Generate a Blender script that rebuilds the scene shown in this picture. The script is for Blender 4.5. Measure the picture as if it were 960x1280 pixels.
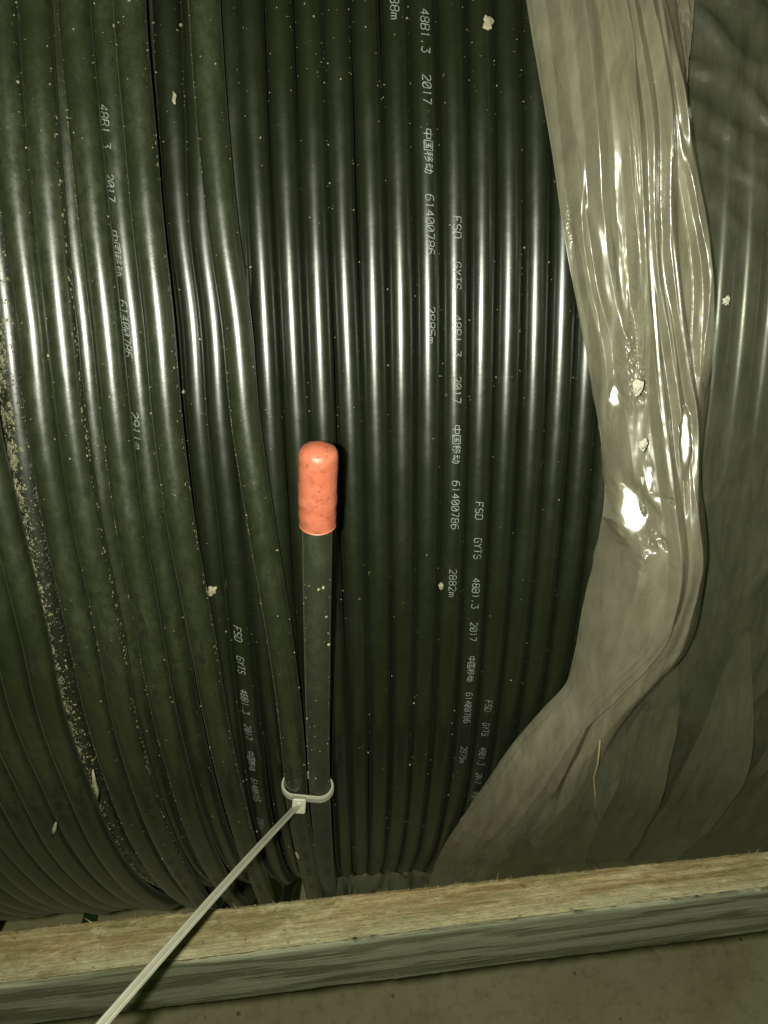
import bpy, math, random
import numpy as np
from math import sin, cos, pi, radians as rad
random.seed(7); RNG = np.random.default_rng(7)
for o in list(bpy.data.objects): bpy.data.objects.remove(o)
S = bpy.context.scene
COL = S.collection

# ------------------------------------------------------------------ the drum's own frame
# x runs along the drum axis, phi is the angle round it (0 = towards the viewer, growing downwards), rad the radius
EPS = rad(30.0); AXZ = 0.70
R = 0.50667                      # crest radius of the full lower layer of cable
PITCH = 0.0105; X0 = 0.03842
def W(x, phi, r): return np.array((x, -r*cos(EPS-phi), AXZ + r*sin(EPS-phi)))
def Wv(v): return np.array((v[0], -v[2]*cos(EPS) - v[1]*sin(EPS), v[2]*sin(EPS) - v[1]*cos(EPS)))   # direction (x, t, n)

# ------------------------------------------------------------------ camera
F, D, CX, YAW, PIT, ROLL = 981.29, 0.81326, -0.00842, 0.05502, 0.24056, 0.03532
def cam_axes():
    fw = np.array([0, 0, -1.]); rt = np.array([1., 0, 0]); dn = np.array([0, 1., 0])
    fw, dn = cos(PIT)*fw + sin(PIT)*dn, cos(PIT)*dn - sin(PIT)*fw
    fw, rt = cos(YAW)*fw + sin(YAW)*rt, cos(YAW)*rt - sin(YAW)*fw
    rt, dn = cos(ROLL)*rt + sin(ROLL)*dn, cos(ROLL)*dn - sin(ROLL)*rt
    return np.array([CX, 0, D]), fw, rt, dn
CAMP, FW, RT, DN = cam_axes()
def at(u, v, h=0.0):
    """survey a point of the photograph onto the drum surface raised by h: gives (x, phi)"""
    r = R + h
    d = FW + (u-480)/F*RT + (v-640)/F*DN; d = d/np.linalg.norm(d)
    a = d[1]**2+d[2]**2; b = CAMP[1]*d[1]+CAMP[2]*d[2]; c = CAMP[1]**2+CAMP[2]**2-r*r
    q = b*b-a*c
    t = -b/a if q < 0 else (-b-math.sqrt(q))/a
    p = CAMP+t*d
    return p[0], math.atan2(p[1], p[2])
def at_depth(u, v, z):
    p = CAMP + z*(FW + (u-480)/F*RT + (v-640)/F*DN)
    return Wv(p) + np.array((0, 0, AXZ))
import mathutils
cam = bpy.data.objects.new('camera', bpy.data.cameras.new('camera')); COL.objects.link(cam)
cam.data.sensor_width = 36; cam.data.lens = 36*F/1280; cam.data.clip_start = 0.01; cam.data.clip_end = 50
CW = Wv(CAMP) + np.array((0, 0, AXZ)); rw, uw, bw = Wv(RT), -Wv(DN), -Wv(FW)
cam.matrix_world = mathutils.Matrix(((rw[0], uw[0], bw[0], CW[0]), (rw[1], uw[1], bw[1], CW[1]), (rw[2], uw[2], bw[2], CW[2]), (0, 0, 0, 1)))
S.camera = cam

# ------------------------------------------------------------------ light: a dim room and the phone's flash
w = bpy.data.worlds.new('World'); S.world = w; w.use_nodes = True
bg = w.node_tree.nodes['Background']; bg.inputs[0].default_value = (0.66, 1.0, 0.16, 1); bg.inputs[1].default_value = 0.05
ld = bpy.data.lights.new('phone_flash', 'POINT'); ld.energy = 8.6; ld.color = (0.985, 1.0, 0.82); ld.shadow_soft_size = 0.0035
fl = bpy.data.objects.new('phone_flash', ld); COL.objects.link(fl)
fl.location = CW - 0.0165*rw + 0.001*uw
S.view_settings.view_transform = 'Standard'; S.view_settings.look = 'None'; S.view_settings.gamma = 1; S.view_settings.exposure = 0
S.render.engine = 'CYCLES'; S.cycles.max_bounces = 10; S.cycles.transparent_max_bounces = 16

# ------------------------------------------------------------------ node helpers
def new_mat(name):
    m = bpy.data.materials.new(name); m.use_nodes = True; nt = m.node_tree
    b = nt.nodes['Principled BSDF']; return m, nt, b
def N(nt, t, **kw):
    n = nt.nodes.new(t)
    for k, v in kw.items():
        if k.startswith('i_'):
            n.inputs[k[2:].replace('_', ' ')].default_value = v
        else: setattr(n, k, v)
    return n
def coords(nt, scale=(1, 1, 1), out='Object'):
    tc = N(nt, 'ShaderNodeTexCoord'); mp = N(nt, 'ShaderNodeMapping'); mp.inputs['Scale'].default_value = scale
    nt.links.new(tc.outputs[out], mp.inputs['Vector']); return mp.outputs['Vector']
def noise(nt, vec, scale, detail=4, rough=.6, dist=0):
    n = N(nt, 'ShaderNodeTexNoise'); n.inputs['Scale'].default_value = scale; n.inputs['Detail'].default_value = detail
    n.inputs['Roughness'].default_value = rough; n.inputs['Distortion'].default_value = dist
    nt.links.new(vec, n.inputs['Vector']); return n.outputs['Fac']
def ramp(nt, fac, stops):
    r = N(nt, 'ShaderNodeValToRGB'); cr = r.color_ramp
    while len(cr.elements) < len(stops): cr.elements.new(.5)
    for e, (p, c) in zip(cr.elements, stops):
        e.position = p; e.color = (c, c, c, 1) if not hasattr(c, '__len__') else (*c, 1)
    nt.links.new(fac, r.inputs['Fac']); return r.outputs['Color']
def mix(nt, fac, a, b, mode='MIX'):
    m = N(nt, 'ShaderNodeMix', data_type='RGBA', blend_type=mode)
    for s, v in ((m.inputs['Factor'], fac), (m.inputs['A'], a), (m.inputs['B'], b)):
        if hasattr(v, 'node'): nt.links.new(v, s)
        elif hasattr(v, '__len__'): s.default_value = (*v, 1)
        else: s.default_value = v
    return m.outputs['Result']
def math_(nt, op, a, b=0.0):
    m = N(nt, 'ShaderNodeMath', operation=op); m.use_clamp = op in ('ADD', 'MULTIPLY', 'SUBTRACT')
    for s, v in zip(m.inputs, (a, b)):
        if hasattr(v, 'node'): nt.links.new(v, s)
        else: s.default_value = v
    return m.outputs[0]
def bump(nt, b, height, strength=.3, dist=.001):
    n = N(nt, 'ShaderNodeBump'); n.inputs['Strength'].default_value = strength; n.inputs['Distance'].default_value = dist
    nt.links.new(height, n.inputs['Height']); nt.links.new(n.outputs[0], b.inputs['Normal'])

# ------------------------------------------------------------------ materials
def cable_mat(name, dust, crust=0.0, base=(.0044, .0062, .0021), rough=.295):
    m, nt, b = new_mat(name); v = coords(nt)
    big = noise(nt, v, 17, 6, .7); mid = noise(nt, coords(nt, (1.6, 1, .8)), 190, 8, .8, .15); fine = noise(nt, v, 1300, 3, .7)
    d = math_(nt, 'MULTIPLY', ramp(nt, big, [(.38, .10), (.62, 1)]), ramp(nt, mid, [(.40, .12), (.60, 1)]))
    d = math_(nt, 'MULTIPLY', math_(nt, 'ADD', d, .25 if dust > .2 else .04), dust)
    # sparse specks of dust
    vo = N(nt, 'ShaderNodeTexVoronoi'); vo.inputs['Scale'].default_value = 330; nt.links.new(v, vo.inputs['Vector'])
    sp = math_(nt, 'MULTIPLY', ramp(nt, vo.outputs['Distance'], [(.0, 1), (.17, 1), (.24, 0)]), ramp(nt, vo.outputs['Color'], [(.9, 0), (.93, 1)]))
    sp = math_(nt, 'MULTIPLY', sp, ramp(nt, noise(nt, v, 40, 3), [(.42, 0.0), (.62, .8)]))
    c = mix(nt, d, base, (.044, .053, .025))
    c = mix(nt, math_(nt, 'MULTIPLY', fine, .12 + .5*dust), c, (.027, .033, .015))
    scr = ramp(nt, noise(nt, coords(nt, (900, 60, 60)), 1.0, 3, .6, .3), [(.70, 0), (.78, 1)])
    c = mix(nt, math_(nt, 'MULTIPLY', math_(nt, 'MULTIPLY', scr, ramp(nt, big, [(.45, 0), (.6, 1)])), .35*min(1, dust*2)), c, (.10, .105, .07))
    c = mix(nt, sp, c, (.14, .135, .09))
    b.inputs['IOR'].default_value = 1.76
    b.inputs['Sheen Weight'].default_value = .004 + .055*dust; b.inputs['Sheen Roughness'].default_value = .35; b.inputs['Sheen Tint'].default_value = (.9, .95, .6, 1)
    r_ = math_(nt, 'ADD', math_(nt, 'MULTIPLY', d, .22), math_(nt, 'ADD', math_(nt, 'MULTIPLY', ramp(nt, noise(nt, v, 55, 8, .75, .1), [(.45, 0), (.75, 1)]), .12), rough))
    if crust:
        k = noise(nt, v, 620, 6, .8, .5); kk = ramp(nt, noise(nt, v, 60, 4, .7), [(.3, 0), (.6, 1)])
        ge = N(nt, 'ShaderNodeNewGeometry'); sx = N(nt, 'ShaderNodeSeparateXYZ'); nt.links.new(ge.outputs['Normal'], sx.inputs[0])
        side = ramp(nt, math_(nt, 'ADD', math_(nt, 'MULTIPLY', sx.outputs[0], .5), .5), [(.30, 1), (.60, .10)])
        k = math_(nt, 'MULTIPLY', ramp(nt, math_(nt, 'ADD', k, math_(nt, 'MULTIPLY', side, .15)), [(.60, 0), (.70, .7)]), math_(nt, 'ADD', math_(nt, 'MULTIPLY', kk, .8), .2))
        c = mix(nt, k, mix(nt, .6, c, (.006, .007, .003)), (.30, .285, .185)); r_ = math_(nt, 'ADD', r_, math_(nt, 'MULTIPLY', k, .6))
        bump(nt, b, k, .6, .0006)
    else:
        bump(nt, b, math_(nt, 'ADD', math_(nt, 'MULTIPLY', noise(nt, v, 420, 4, .65), .6), math_(nt, 'MULTIPLY', noise(nt, v, 2400, 2, .6), .16)), .07 + .10*dust, .0006)
    nt.links.new(c, b.inputs['Base Color']); nt.links.new(r_, b.inputs['Roughness']); return m
M = {}
M['cable'] = cable_mat('black_cable_sheath', .10)
M['cable_dusty'] = cable_mat('dusty_black_cable_sheath', .47, rough=.25)
M['cable_crust'] = cable_mat('lime_crusted_cable_sheath', .5, 1.0)
M['cable_end'] = cable_mat('scuffed_black_cable_sheath', .42, rough=.46)
def simple(name, col, rough=.6, spec=.5, nscale=0, ncol=None, namt=.5, bmp=0, sss=0):
    m, nt, b = new_mat(name); b.inputs['Roughness'].default_value = rough; b.inputs['Specular IOR Level'].default_value = spec
    if nscale:
        v = coords(nt); n = noise(nt, v, nscale, 5, .65)
        nt.links.new(mix(nt, math_(nt, 'MULTIPLY', ramp(nt, n, [(.35, 0), (.7, 1)]), namt), col, ncol), b.inputs['Base Color'])
        if bmp: bump(nt, b, n, bmp, .0006)
    else: b.inputs['Base Color'].default_value = (*col, 1)
    if sss:
        b.inputs['Subsurface Weight'].default_value = sss; b.inputs['Subsurface Radius'].default_value = (.002, .002, .0016)
    return m
M['print'] = simple('pale_ink', (.27, .29, .27), .6, .4, 520, (.022, .026, .018), .85)
M['print_faint'] = simple('worn_pale_ink', (.062, .066, .052), .6, .4, 500, (.012, .014, .008), .95)
M['wiped'] = simple('wiped_sheath', (.0085, .0100, .0056), .55, .3, 260, (.022, .025, .014), .9)
M['mud'] = simple('pale_dried_mud', (.30, .28, .19), .9, .2, 500, (.15, .135, .08), .8, .6)
M['flake'] = simple('white_chip_and_glint', (.46, .45, .36), .7, .4, 400, (.26, .25, .18), .6, .5)  # white of the real chip, and of highlights painted on the bunched film
M['crust'] = simple('lime_crust', (.23, .215, .135), .9, .2, 260, (.06, .058, .03), .9)
M['crumb'] = simple('pale_grit', (.22, .21, .145), .9, .2)
M['nylon'] = simple('white_nylon', (.36, .355, .28), .38, .5, 120, (.27, .262, .19), .6)
M['strap'] = simple('green_strap', (.012, .06, .016), .5)
M['straw'] = simple('straw_fibre', (.24, .19, .10), .8, .2)
M['board_dark'] = simple('old_drum_board', (.02, .018, .01), .9, .2, 20, (.01, .008, .004), .8)

# red heat-shrink cap
m, nt, b = new_mat('orange_red_heat_shrink'); v = coords(nt)
n1 = ramp(nt, noise(nt, v, 150, 6, .7, .5), [(.36, 0), (.64, 1)]); n2 = ramp(nt, noise(nt, v, 380, 4, .65), [(.56, 0), (.64, 1)])
n3 = ramp(nt, noise(nt, v, 170, 5, .75), [(.63, 0), (.68, 1)])
c = mix(nt, n1, (.345, .088, .048), (.40, .122, .070)); c = mix(nt, math_(nt, 'MULTIPLY', n2, .38), c, (.09, .025, .012))
c = mix(nt, math_(nt, 'MULTIPLY', n3, .85), c, (.075, .055, .022))
nt.links.new(c, b.inputs['Base Color']); b.inputs['Roughness'].default_value = .36; bump(nt, b, noise(nt, v, 300, 5, .65, .5), .4, .0008)
M['cap'] = m

# plastic film: thin, milky, glossy
def film_mat(name, clear, col, rough=.16, dirt=.5):
    m, nt, b = new_mat(name); v = coords(nt)
    cl = noise(nt, v, 34, 7, .68, .8); c_st = noise(nt, coords(nt, (70, 14, 14)), 3, 6, .7, .5)
    sc = coords(nt, (60, 12, 12)); st = noise(nt, sc, 4, 5, .65)
    c = mix(nt, math_(nt, 'MULTIPLY', ramp(nt, cl, [(.4, 0), (.68, 1)]), dirt), col, (col[0]*.62, col[1]*.58, col[2]*.42))
    c = mix(nt, ramp(nt, c_st, [(.38, 0), (.66, .75)]), c, (col[0]*1.5, col[1]*1.5, col[2]*1.45))
    vo = ramp(nt, noise(nt, v, 380, 3, .6), [(.66, 0), (.74, 1)])
    c = mix(nt, math_(nt, 'MULTIPLY', vo, .35), c, (.26, .24, .165))
    nt.links.new(c, b.inputs['Base Color']); b.inputs['Roughness'].default_value = rough; b.inputs['IOR'].default_value = 1.62; b.inputs['Coat Weight'].default_value = 1.0; b.inputs['Coat Roughness'].default_value = .17
    bump(nt, b, math_(nt, 'ADD', math_(nt, 'MULTIPLY', st, .6), math_(nt, 'MULTIPLY', noise(nt, v, 160, 4, .6), .4)), .10, .0008)
    tl = N(nt, 'ShaderNodeBsdfTranslucent'); nt.links.new(c, tl.inputs['Color'])
    a1 = N(nt, 'ShaderNodeMixShader'); a1.inputs[0].default_value = .25
    nt.links.new(b.outputs[0], a1.inputs[1]); nt.links.new(tl.outputs[0], a1.inputs[2])
    tr = N(nt, 'ShaderNodeBsdfTransparent'); tr.inputs[0].default_value = (.94, .95, .88, 1)
    a2 = N(nt, 'ShaderNodeMixShader')
    fac = ramp(nt, cl, [(.3, max(0, 1-clear-.12)), (.7, min(1, 1-clear+.12))]); nt.links.new(fac, a2.inputs[0])
    nt.links.new(tr.outputs[0], a2.inputs[1]); nt.links.new(a1.outputs[0], a2.inputs[2])
    nt.links.new(a2.outputs[0], nt.nodes['Material Output'].inputs['Surface']); return m
M['film'] = film_mat('bunched_milky_film', .42, (.232, .213, .158), .33, .6)
M['film_fold'] = film_mat('folded_milky_film', .52, (.25, .232, .172), .31)
M['sheet'] = film_mat('grey_film', .58, (.120, .121, .083), .33, .6)
M['sheet_fold'] = film_mat('grey_film_pleat', .22, (.120, .123, .088), .36, .5)

# weathered board: outer face with grain bands, sawn edge
def wood(name, edge):
    m, nt, b = new_mat(name); tc = N(nt, 'ShaderNodeTexCoord'); sep = N(nt, 'ShaderNodeSeparateXYZ'); nt.links.new(tc.outputs['UV'], sep.inputs[0])
    def vec(sx, sy):
        mp = N(nt, 'ShaderNodeMapping'); mp.inputs['Scale'].default_value = (sx, sy, 1); nt.links.new(tc.outputs['UV'], mp.inputs['Vector']); return mp.outputs['Vector']
    if edge:
        g = noise(nt, vec(9, 160), 2.2, 6, .65, .4); sp = noise(nt, vec(130, 420), 2.2, 6, .75); pt = noise(nt, vec(12, 55), 1.6, 5, .6, .3)
        lo = noise(nt, vec(30, 30), 1.5, 4, .6)
        c = mix(nt, ramp(nt, g, [(.4, 0), (.6, 1)]), (.21, .145, .06), (.40, .32, .175))
        c = mix(nt, math_(nt, 'MULTIPLY', ramp(nt, pt, [(.46, 0), (.68, 1)]), .8), c, (.15, .16, .055))
        yy = ramp(nt, math_(nt, 'ADD', math_(nt, 'MULTIPLY', sep.outputs[1], 40.0), math_(nt, 'MULTIPLY', lo, .45)), [(.62, 0), (.95, 1)])
        c = mix(nt, math_(nt, 'MULTIPLY', yy, .8), c, (.39, .365, .225))
        c = mix(nt, math_(nt, 'MULTIPLY', ramp(nt, noise(nt, vec(16, 70), 1.6, 6, .7, .8), [(.5, 0), (.7, 1)]), .7), c, (.15, .105, .045))
        c = mix(nt, math_(nt, 'MULTIPLY', ramp(nt, sp, [(.48, 0), (.66, 1)]), .5), c, (.12, .10, .045))
        ln = noise(nt, vec(14, 1300), 1.0, 3, .6, .2); saw = noise(nt, vec(90, 420), 1.0, 6, .75, .3)
        c = mix(nt, math_(nt, 'MULTIPLY', ramp(nt, ln, [(.46, 0), (.6, 1)]), .38), c, (.12, .085, .036))
        mot = noise(nt, vec(45, 120), 1.0, 6, .75, .4); c = mix(nt, math_(nt, 'MULTIPLY', ramp(nt, mot, [(.52, 0), (.64, 1)]), .6), c, (.44, .395, .24))
        chip = noise(nt, vec(190, 330), 1.0, 6, .8, .5)
        c = mix(nt, math_(nt, 'MULTIPLY', ramp(nt, chip, [(.60, 0), (.66, 1)]), .8), c, (.07, .055, .022))
        h = math_(nt, 'ADD', math_(nt, 'MULTIPLY', chip, .5), math_(nt, 'MULTIPLY', saw, .5)); bump(nt, b, h, 1.0, .0024)
    else:
        dz = noise(nt, vec(5, 9), 1.0, 3, .5)
        mp = N(nt, 'ShaderNodeMapping'); mp.inputs['Scale'].default_value = (3.2, 62, 1); nt.links.new(tc.outputs['UV'], mp.inputs['Vector'])
        va = N(nt, 'ShaderNodeVectorMath', operation='ADD'); nt.links.new(mp.outputs[0], va.inputs[0])
        cx = N(nt, 'ShaderNodeCombineXYZ'); nt.links.new(math_(nt, 'MULTIPLY', dz, .9), cx.inputs[1]); nt.links.new(cx.outputs[0], va.inputs[1])
        # a knot pushes the grain aside
        f2 = noise(nt, vec(14, 520), 1.6, 6, .7); lo = noise(nt, vec(40, 60), 1.2, 4, .6)
        wv = noise(nt, vec(4.5, 14), 1.0, 5, .6, .6); st = noise(nt, vec(6, 170), 1.5, 5, .65, .3)
        g = math_raw(nt, 'ADD', math_raw(nt, 'ADD', math_raw(nt, 'MULTIPLY', sep.outputs[1], 1/.056), math_raw(nt, 'MULTIPLY', math_raw(nt, 'SUBTRACT', wv, .5), 1.25)), math_raw(nt, 'MULTIPLY', math_raw(nt, 'SUBTRACT', st, .5), .42))
        L_, K_ = 1.0, 0.0
        gm = ramp(nt, g, [(.03, .9), (.07, .1), (.14, .15), (.19, 1.), (.35, .9), (.38, .05), (.49, .0), (.53, .8), (.70, 1.), (.75, .05), (.90, 0.), (.95, .7)])
        c = mix(nt, gm, (.066, .067, .028), (.265, .265, .185))
        c = mix(nt, math_(nt, 'MULTIPLY', ramp(nt, f2, [(.4, 0), (.62, 1)]), .55), c, (.085, .088, .045))
        ln = noise(nt, vec(11, 1500), 1.0, 4, .65, .15); ck = noise(nt, vec(9, 330), 1.0, 3, .6, .2)
        c = mix(nt, math_(nt, 'MULTIPLY', ramp(nt, ln, [(.44, 0), (.6, 1)]), .5), c, (.30, .30, .215))
        c = mix(nt, math_(nt, 'MULTIPLY', ramp(nt, ck, [(.66, 0), (.7, 1)]), .9), c, (.025, .025, .01))
        sc_ = noise(nt, vec(160, 160), 1.0, 6, .8, .3); c = mix(nt, math_(nt, 'MULTIPLY', ramp(nt, sc_, [(.58, 0), (.7, 1)]), .5), c, (.30, .30, .21))
        # knot
        dx = math_raw(nt, 'SUBTRACT', sep.outputs[0], KNOT[0]); dy = math_raw(nt, 'SUBTRACT', sep.outputs[1], KNOT[1])
        q = math_raw(nt, 'ADD', math_raw(nt, 'POWER', math_raw(nt, 'ABSOLUTE', math_raw(nt, 'DIVIDE', dx, .014)), 2.0), math_raw(nt, 'POWER', math_raw(nt, 'ABSOLUTE', math_raw(nt, 'DIVIDE', dy, .0065)), 2.0))
        q = math_raw(nt, 'ADD', q, math_raw(nt, 'MULTIPLY', math_raw(nt, 'SUBTRACT', lo, .5), .9))
        c = mix(nt, ramp(nt, q, [(.0, .8), (.45, .75), (.62, .1), (.68, .8), (.86, .0)]), c, (.21, .21, .15))
        h = math_(nt, 'ADD', math_(nt, 'MULTIPLY', f2, .5), math_(nt, 'MULTIPLY', g, .5)); bump(nt, b, h, .8, .0012)
    nt.links.new(c, b.inputs['Base Color']); b.inputs['Roughness'].default_value = .88; b.inputs['Specular IOR Level'].default_value = .2
    return m
def math_raw(nt, op, a, b=0.0):
    m = N(nt, 'ShaderNodeMath', operation=op)
    for s, v in zip(m.inputs, (a, b)):
        if hasattr(v, 'node'): nt.links.new(v, s)
        else: s.default_value = v
    return m.outputs[0]
KNOT = (.034, .021)
M['wood_face'] = wood('weathered_board_face', False); M['wood_edge'] = wood('sawn_board_edge', True)

# ------------------------------------------------------------------ object helpers
def obj(name, verts, faces, mat=None, parent=None, smooth=True, mats=None, midx=None, uvs=None):
    base = np.array(parent['base']) if parent is not None else np.zeros(3)
    V = np.asarray(verts, float)
    if parent is None:
        base = V.mean(axis=0); loc = base
    me = bpy.data.meshes.new(name); me.from_pydata((V-base).tolist(), [], [tuple(int(i) for i in f) for f in faces])
    for mm in (mats or [mat]): me.materials.append(mm)
    if midx is not None: me.polygons.foreach_set('material_index', midx)
    me.polygons.foreach_set('use_smooth', [smooth]*len(me.polygons))
    if uvs is not None:
        uvl = me.uv_layers.new(name='UVMap')
        for l in me.loops: uvl.data[l.index].uv = uvs[l.vertex_index]
    me.update()
    o = bpy.data.objects.new(name, me); COL.objects.link(o)
    if parent is not None:
        root = parent
        o.parent = parent; o['base'] = parent['base']
    else: o.location = loc; o['base'] = [float(x) for x in loc]
    return o
def thing(name, label, cat, loc, group=None):
    o = bpy.data.objects.new(name, None); COL.objects.link(o); o.location = loc; o.empty_display_size = .02
    o['base'] = [float(x) for x in loc]; return tag(o, label, cat, group)
def tag(o, label, cat, group=None):
    o['label'] = label; o['category'] = cat
    if group: o['group'] = group
    return o
def grid_faces(nr, nc, close=False):
    f = []
    for i in range(nr-1):
        for j in range(nc if close else nc-1):
            k = (j+1) % nc
            f.append((i*nc+j, i*nc+k, (i+1)*nc+k, (i+1)*nc+j))
    return f
def spline(ts, ys):
    """smooth interpolation, straight beyond the ends"""
    ts = np.array(ts, float); ys = np.array(ys, float); o = np.argsort(ts); ts, ys = ts[o], ys[o]
    mslope = np.gradient(ys, ts) if len(ts) > 2 else np.array([(ys[1]-ys[0])/(ts[1]-ts[0])]*2)
    def f(t):
        if t <= ts[0]: return ys[0] + mslope[0]*(t-ts[0])*.35
        if t >= ts[-1]: return ys[-1] + mslope[-1]*(t-ts[-1])*.35
        i = int(np.searchsorted(ts, t)-1); h = ts[i+1]-ts[i]; s = (t-ts[i])/h
        return ((2*s**3-3*s**2+1)*ys[i] + (s**3-2*s**2+s)*h*mslope[i] + (-2*s**3+3*s**2)*ys[i+1] + (s**3-s**2)*h*mslope[i+1])
    return f
def sm(t): t = max(0., min(1., t)); return t*t*(3-2*t)
def sweep(name, pts, radii, mat, parent=None, n=14, caps=True):
    """round tube along world points"""
    pts = [np.array(p, float) for p in pts]; V = []; Fc = []
    up = np.array((1., 0, .001))
    for i, p in enumerate(pts):
        t = pts[min(i+1, len(pts)-1)] - pts[max(i-1, 0)]; t /= np.linalg.norm(t)
        a = up - t*(up@t); a /= np.linalg.norm(a); b_ = np.cross(t, a)
        r = radii[i] if hasattr(radii, '__len__') else radii
        for j in range(n):
            q = 2*pi*j/n; V.append(p + r*(cos(q)*a + sin(q)*b_))
    Fc = grid_faces(len(pts), n, True)
    if caps: Fc += [tuple(range(n))[::-1], tuple((len(pts)-1)*n + j for j in range(n))]
    return obj(name, V, Fc, mat, parent)

# ------------------------------------------------------------------ setting
fx = 4.0
fm, nt, b = new_mat('dusty_concrete'); v = coords(nt)
c = mix(nt, ramp(nt, noise(nt, v, 3, 6, .6), [(.3, 0), (.7, 1)]), (.52, .475, .285), (.61, .56, .36))
c = mix(nt, math_(nt, 'MULTIPLY', ramp(nt, noise(nt, v, 9, 6, .7, .6), [(.42, 0), (.68, 1)]), .6), c, (.40, .33, .17))
c = mix(nt, math_(nt, 'MULTIPLY', ramp(nt, noise(nt, v, 60, 6, .75), [(.5, 0), (.72, 1)]), .55), c, (.22, .2, .11))
vo = N(nt, 'ShaderNodeTexVoronoi'); vo.inputs['Scale'].default_value = 26; nt.links.new(v, vo.inputs['Vector'])
c = mix(nt, math_(nt, 'MULTIPLY', ramp(nt, vo.outputs['Distance'], [(.05, 1), (.09, 0)]), .75), c, (.12, .1, .06))
nt.links.new(c, b.inputs['Base Color']); b.inputs['Roughness'].default_value = .85
fl_o = obj('floor', [(-fx, -fx, 0), (fx, -fx, 0), (fx, fx, 0), (-fx, fx, 0)], [(0, 1, 2, 3)], fm); fl_o['kind'] = 'structure'

# ------------------------------------------------------------------ the drum (flanges outside the frame, core under the cable)
drum = thing('cable_drum', 'wooden cable drum carrying the wound black cable', 'cable drum', (0.05, 0, 0.02))
def disc(x0, x1, r, n=96):
    V = [(x, r*cos(2*pi*i/n), AXZ + r*sin(2*pi*i/n)) for x in (x0, x1) for i in range(n)]
    return V, [tuple(range(n))[::-1], tuple(range(n, 2*n))] + [(i, (i+1) % n, n+(i+1) % n, n+i) for i in range(n)]
V, Fc = disc(-.42, .52, R-2*.00525-.004); obj('core', V, Fc, M['board_dark'], drum, smooth=False)
for x0, x1 in ((-.45, -.42), (.52, .55)):
    V, Fc = disc(x0, x1, .68, 128); obj('flange', V, Fc, M['board_dark'], drum, smooth=False)

# ------------------------------------------------------------------ wound cable
cable = thing('wound_cable', 'long glossy black fibre cable wound side by side round the drum', 'cable', tuple(W(0.05, 0, R-.01)))
PH = np.concatenate([np.linspace(rad(-80), rad(-32), 14)[:-1], np.linspace(rad(-32), rad(72), 170), np.linspace(rad(72), rad(110), 12)[1:]])
def turn(xf, cf, r, mat, ring=18, wob=0.0, loose=0.0):
    """one turn of cable: xf(phi) across, cf(phi) crest radius"""
    a, b_, p1, p2 = RNG.uniform(-1, 1), RNG.uniform(-1, 1), RNG.uniform(0, 6), RNG.uniform(0, 6)
    X = lambda q: xf(q) + wob*(a*sin(9*q+p1) + .5*b_*sin(23*q+p2))
    sag = loose*RNG.uniform(.2, 1)
    C_ = lambda q: cf(q) + wob*.8*(b_*sin(11*q+p2)) + sag*max(0., min(1., (q-rad(38))/rad(14)))**2
    V = []
    for q in PH:
        x, cr = X(q), C_(q)-r
        for j in range(ring):
            th = 2*pi*j/ring; V.append(W(x + r*sin(th), q, cr + r*cos(th)))
    o = obj('cable_turn', V, grid_faces(len(PH), ring, True), mat, cable)
    return dict(o=o, X=X, C=C_, r=r)
def track(pts, h):
    P = [at(u, v_, h) for u, v_ in pts]
    return spline([p[1] for p in P], [p[0] for p in P])
lower = {}
for k in range(-7, 27):
    xx = X0 + k*PITCH + RNG.normal(0, .00012)
    lower[k] = turn(lambda q, xx=xx: xx, lambda q, e=RNG.normal(0, .0002): R+e, .00522, M['cable'], wob=.00028)
for i in range(15):      # the hidden lower layer on the left
    xx = X0 + (-13.2-i)*PITCH
    turn(lambda q, xx=xx: xx, lambda q: R-.002, .0052, M['cable'], ring=10)
TR = dict(
 K=[(300, 400), (313, 650), (328, 800), (345, 950), (352, 1010)],
 H=[(247, 150), (252, 290), (265, 400), (273, 520), (286, 650), (298, 780), (306, 860), (315, 940), (324, 1010), (338, 1070)],
 G=[(213, 150), (224, 290), (238, 400), (246, 520), (259, 650), (273, 780), (282, 860), (292, 940), (303, 1010), (318, 1070)],
 E=[(126, 20), (137, 150), (149, 290), (162, 400), (174, 520), (190, 650), (216, 800), (232, 890), (258, 1000), (278, 1060)],
 C=[(62, 20), (75, 150), (86, 290), (99, 400), (111, 520), (128, 650), (157, 800), (172, 890), (200, 1000), (222, 1060)],
 Z=[(-12, 290), (2, 400), (15, 520), (35, 650), (65, 800), (88, 890), (124, 1000), (150, 1060), (180, 1095)],
)
for k, h, mat in (('K', -.001, 'cable'), ('H', .0035, 'cable'), ('G', -.001, 'cable'), ('E', .001, 'cable_dusty'), ('C', .0015, 'cable_dusty'), ('Z', .002, 'cable_crust')):
    lower[k] = turn(track(TR[k], h), lambda q, h=h: R+h, .0053, M[mat], wob=.0001)
lower['Z']['o']['label'] = 'turn crusted with pale lime dust'
OCT = np.array([(1, 0, 0), (-1, 0, 0), (0, 1, 0), (0, -1, 0), (0, 0, 1), (0, 0, -1)], float)
OF = [(0, 2, 4), (2, 1, 4), (1, 3, 4), (3, 0, 4), (2, 0, 5), (1, 2, 5), (3, 1, 5), (0, 3, 5)]
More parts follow.
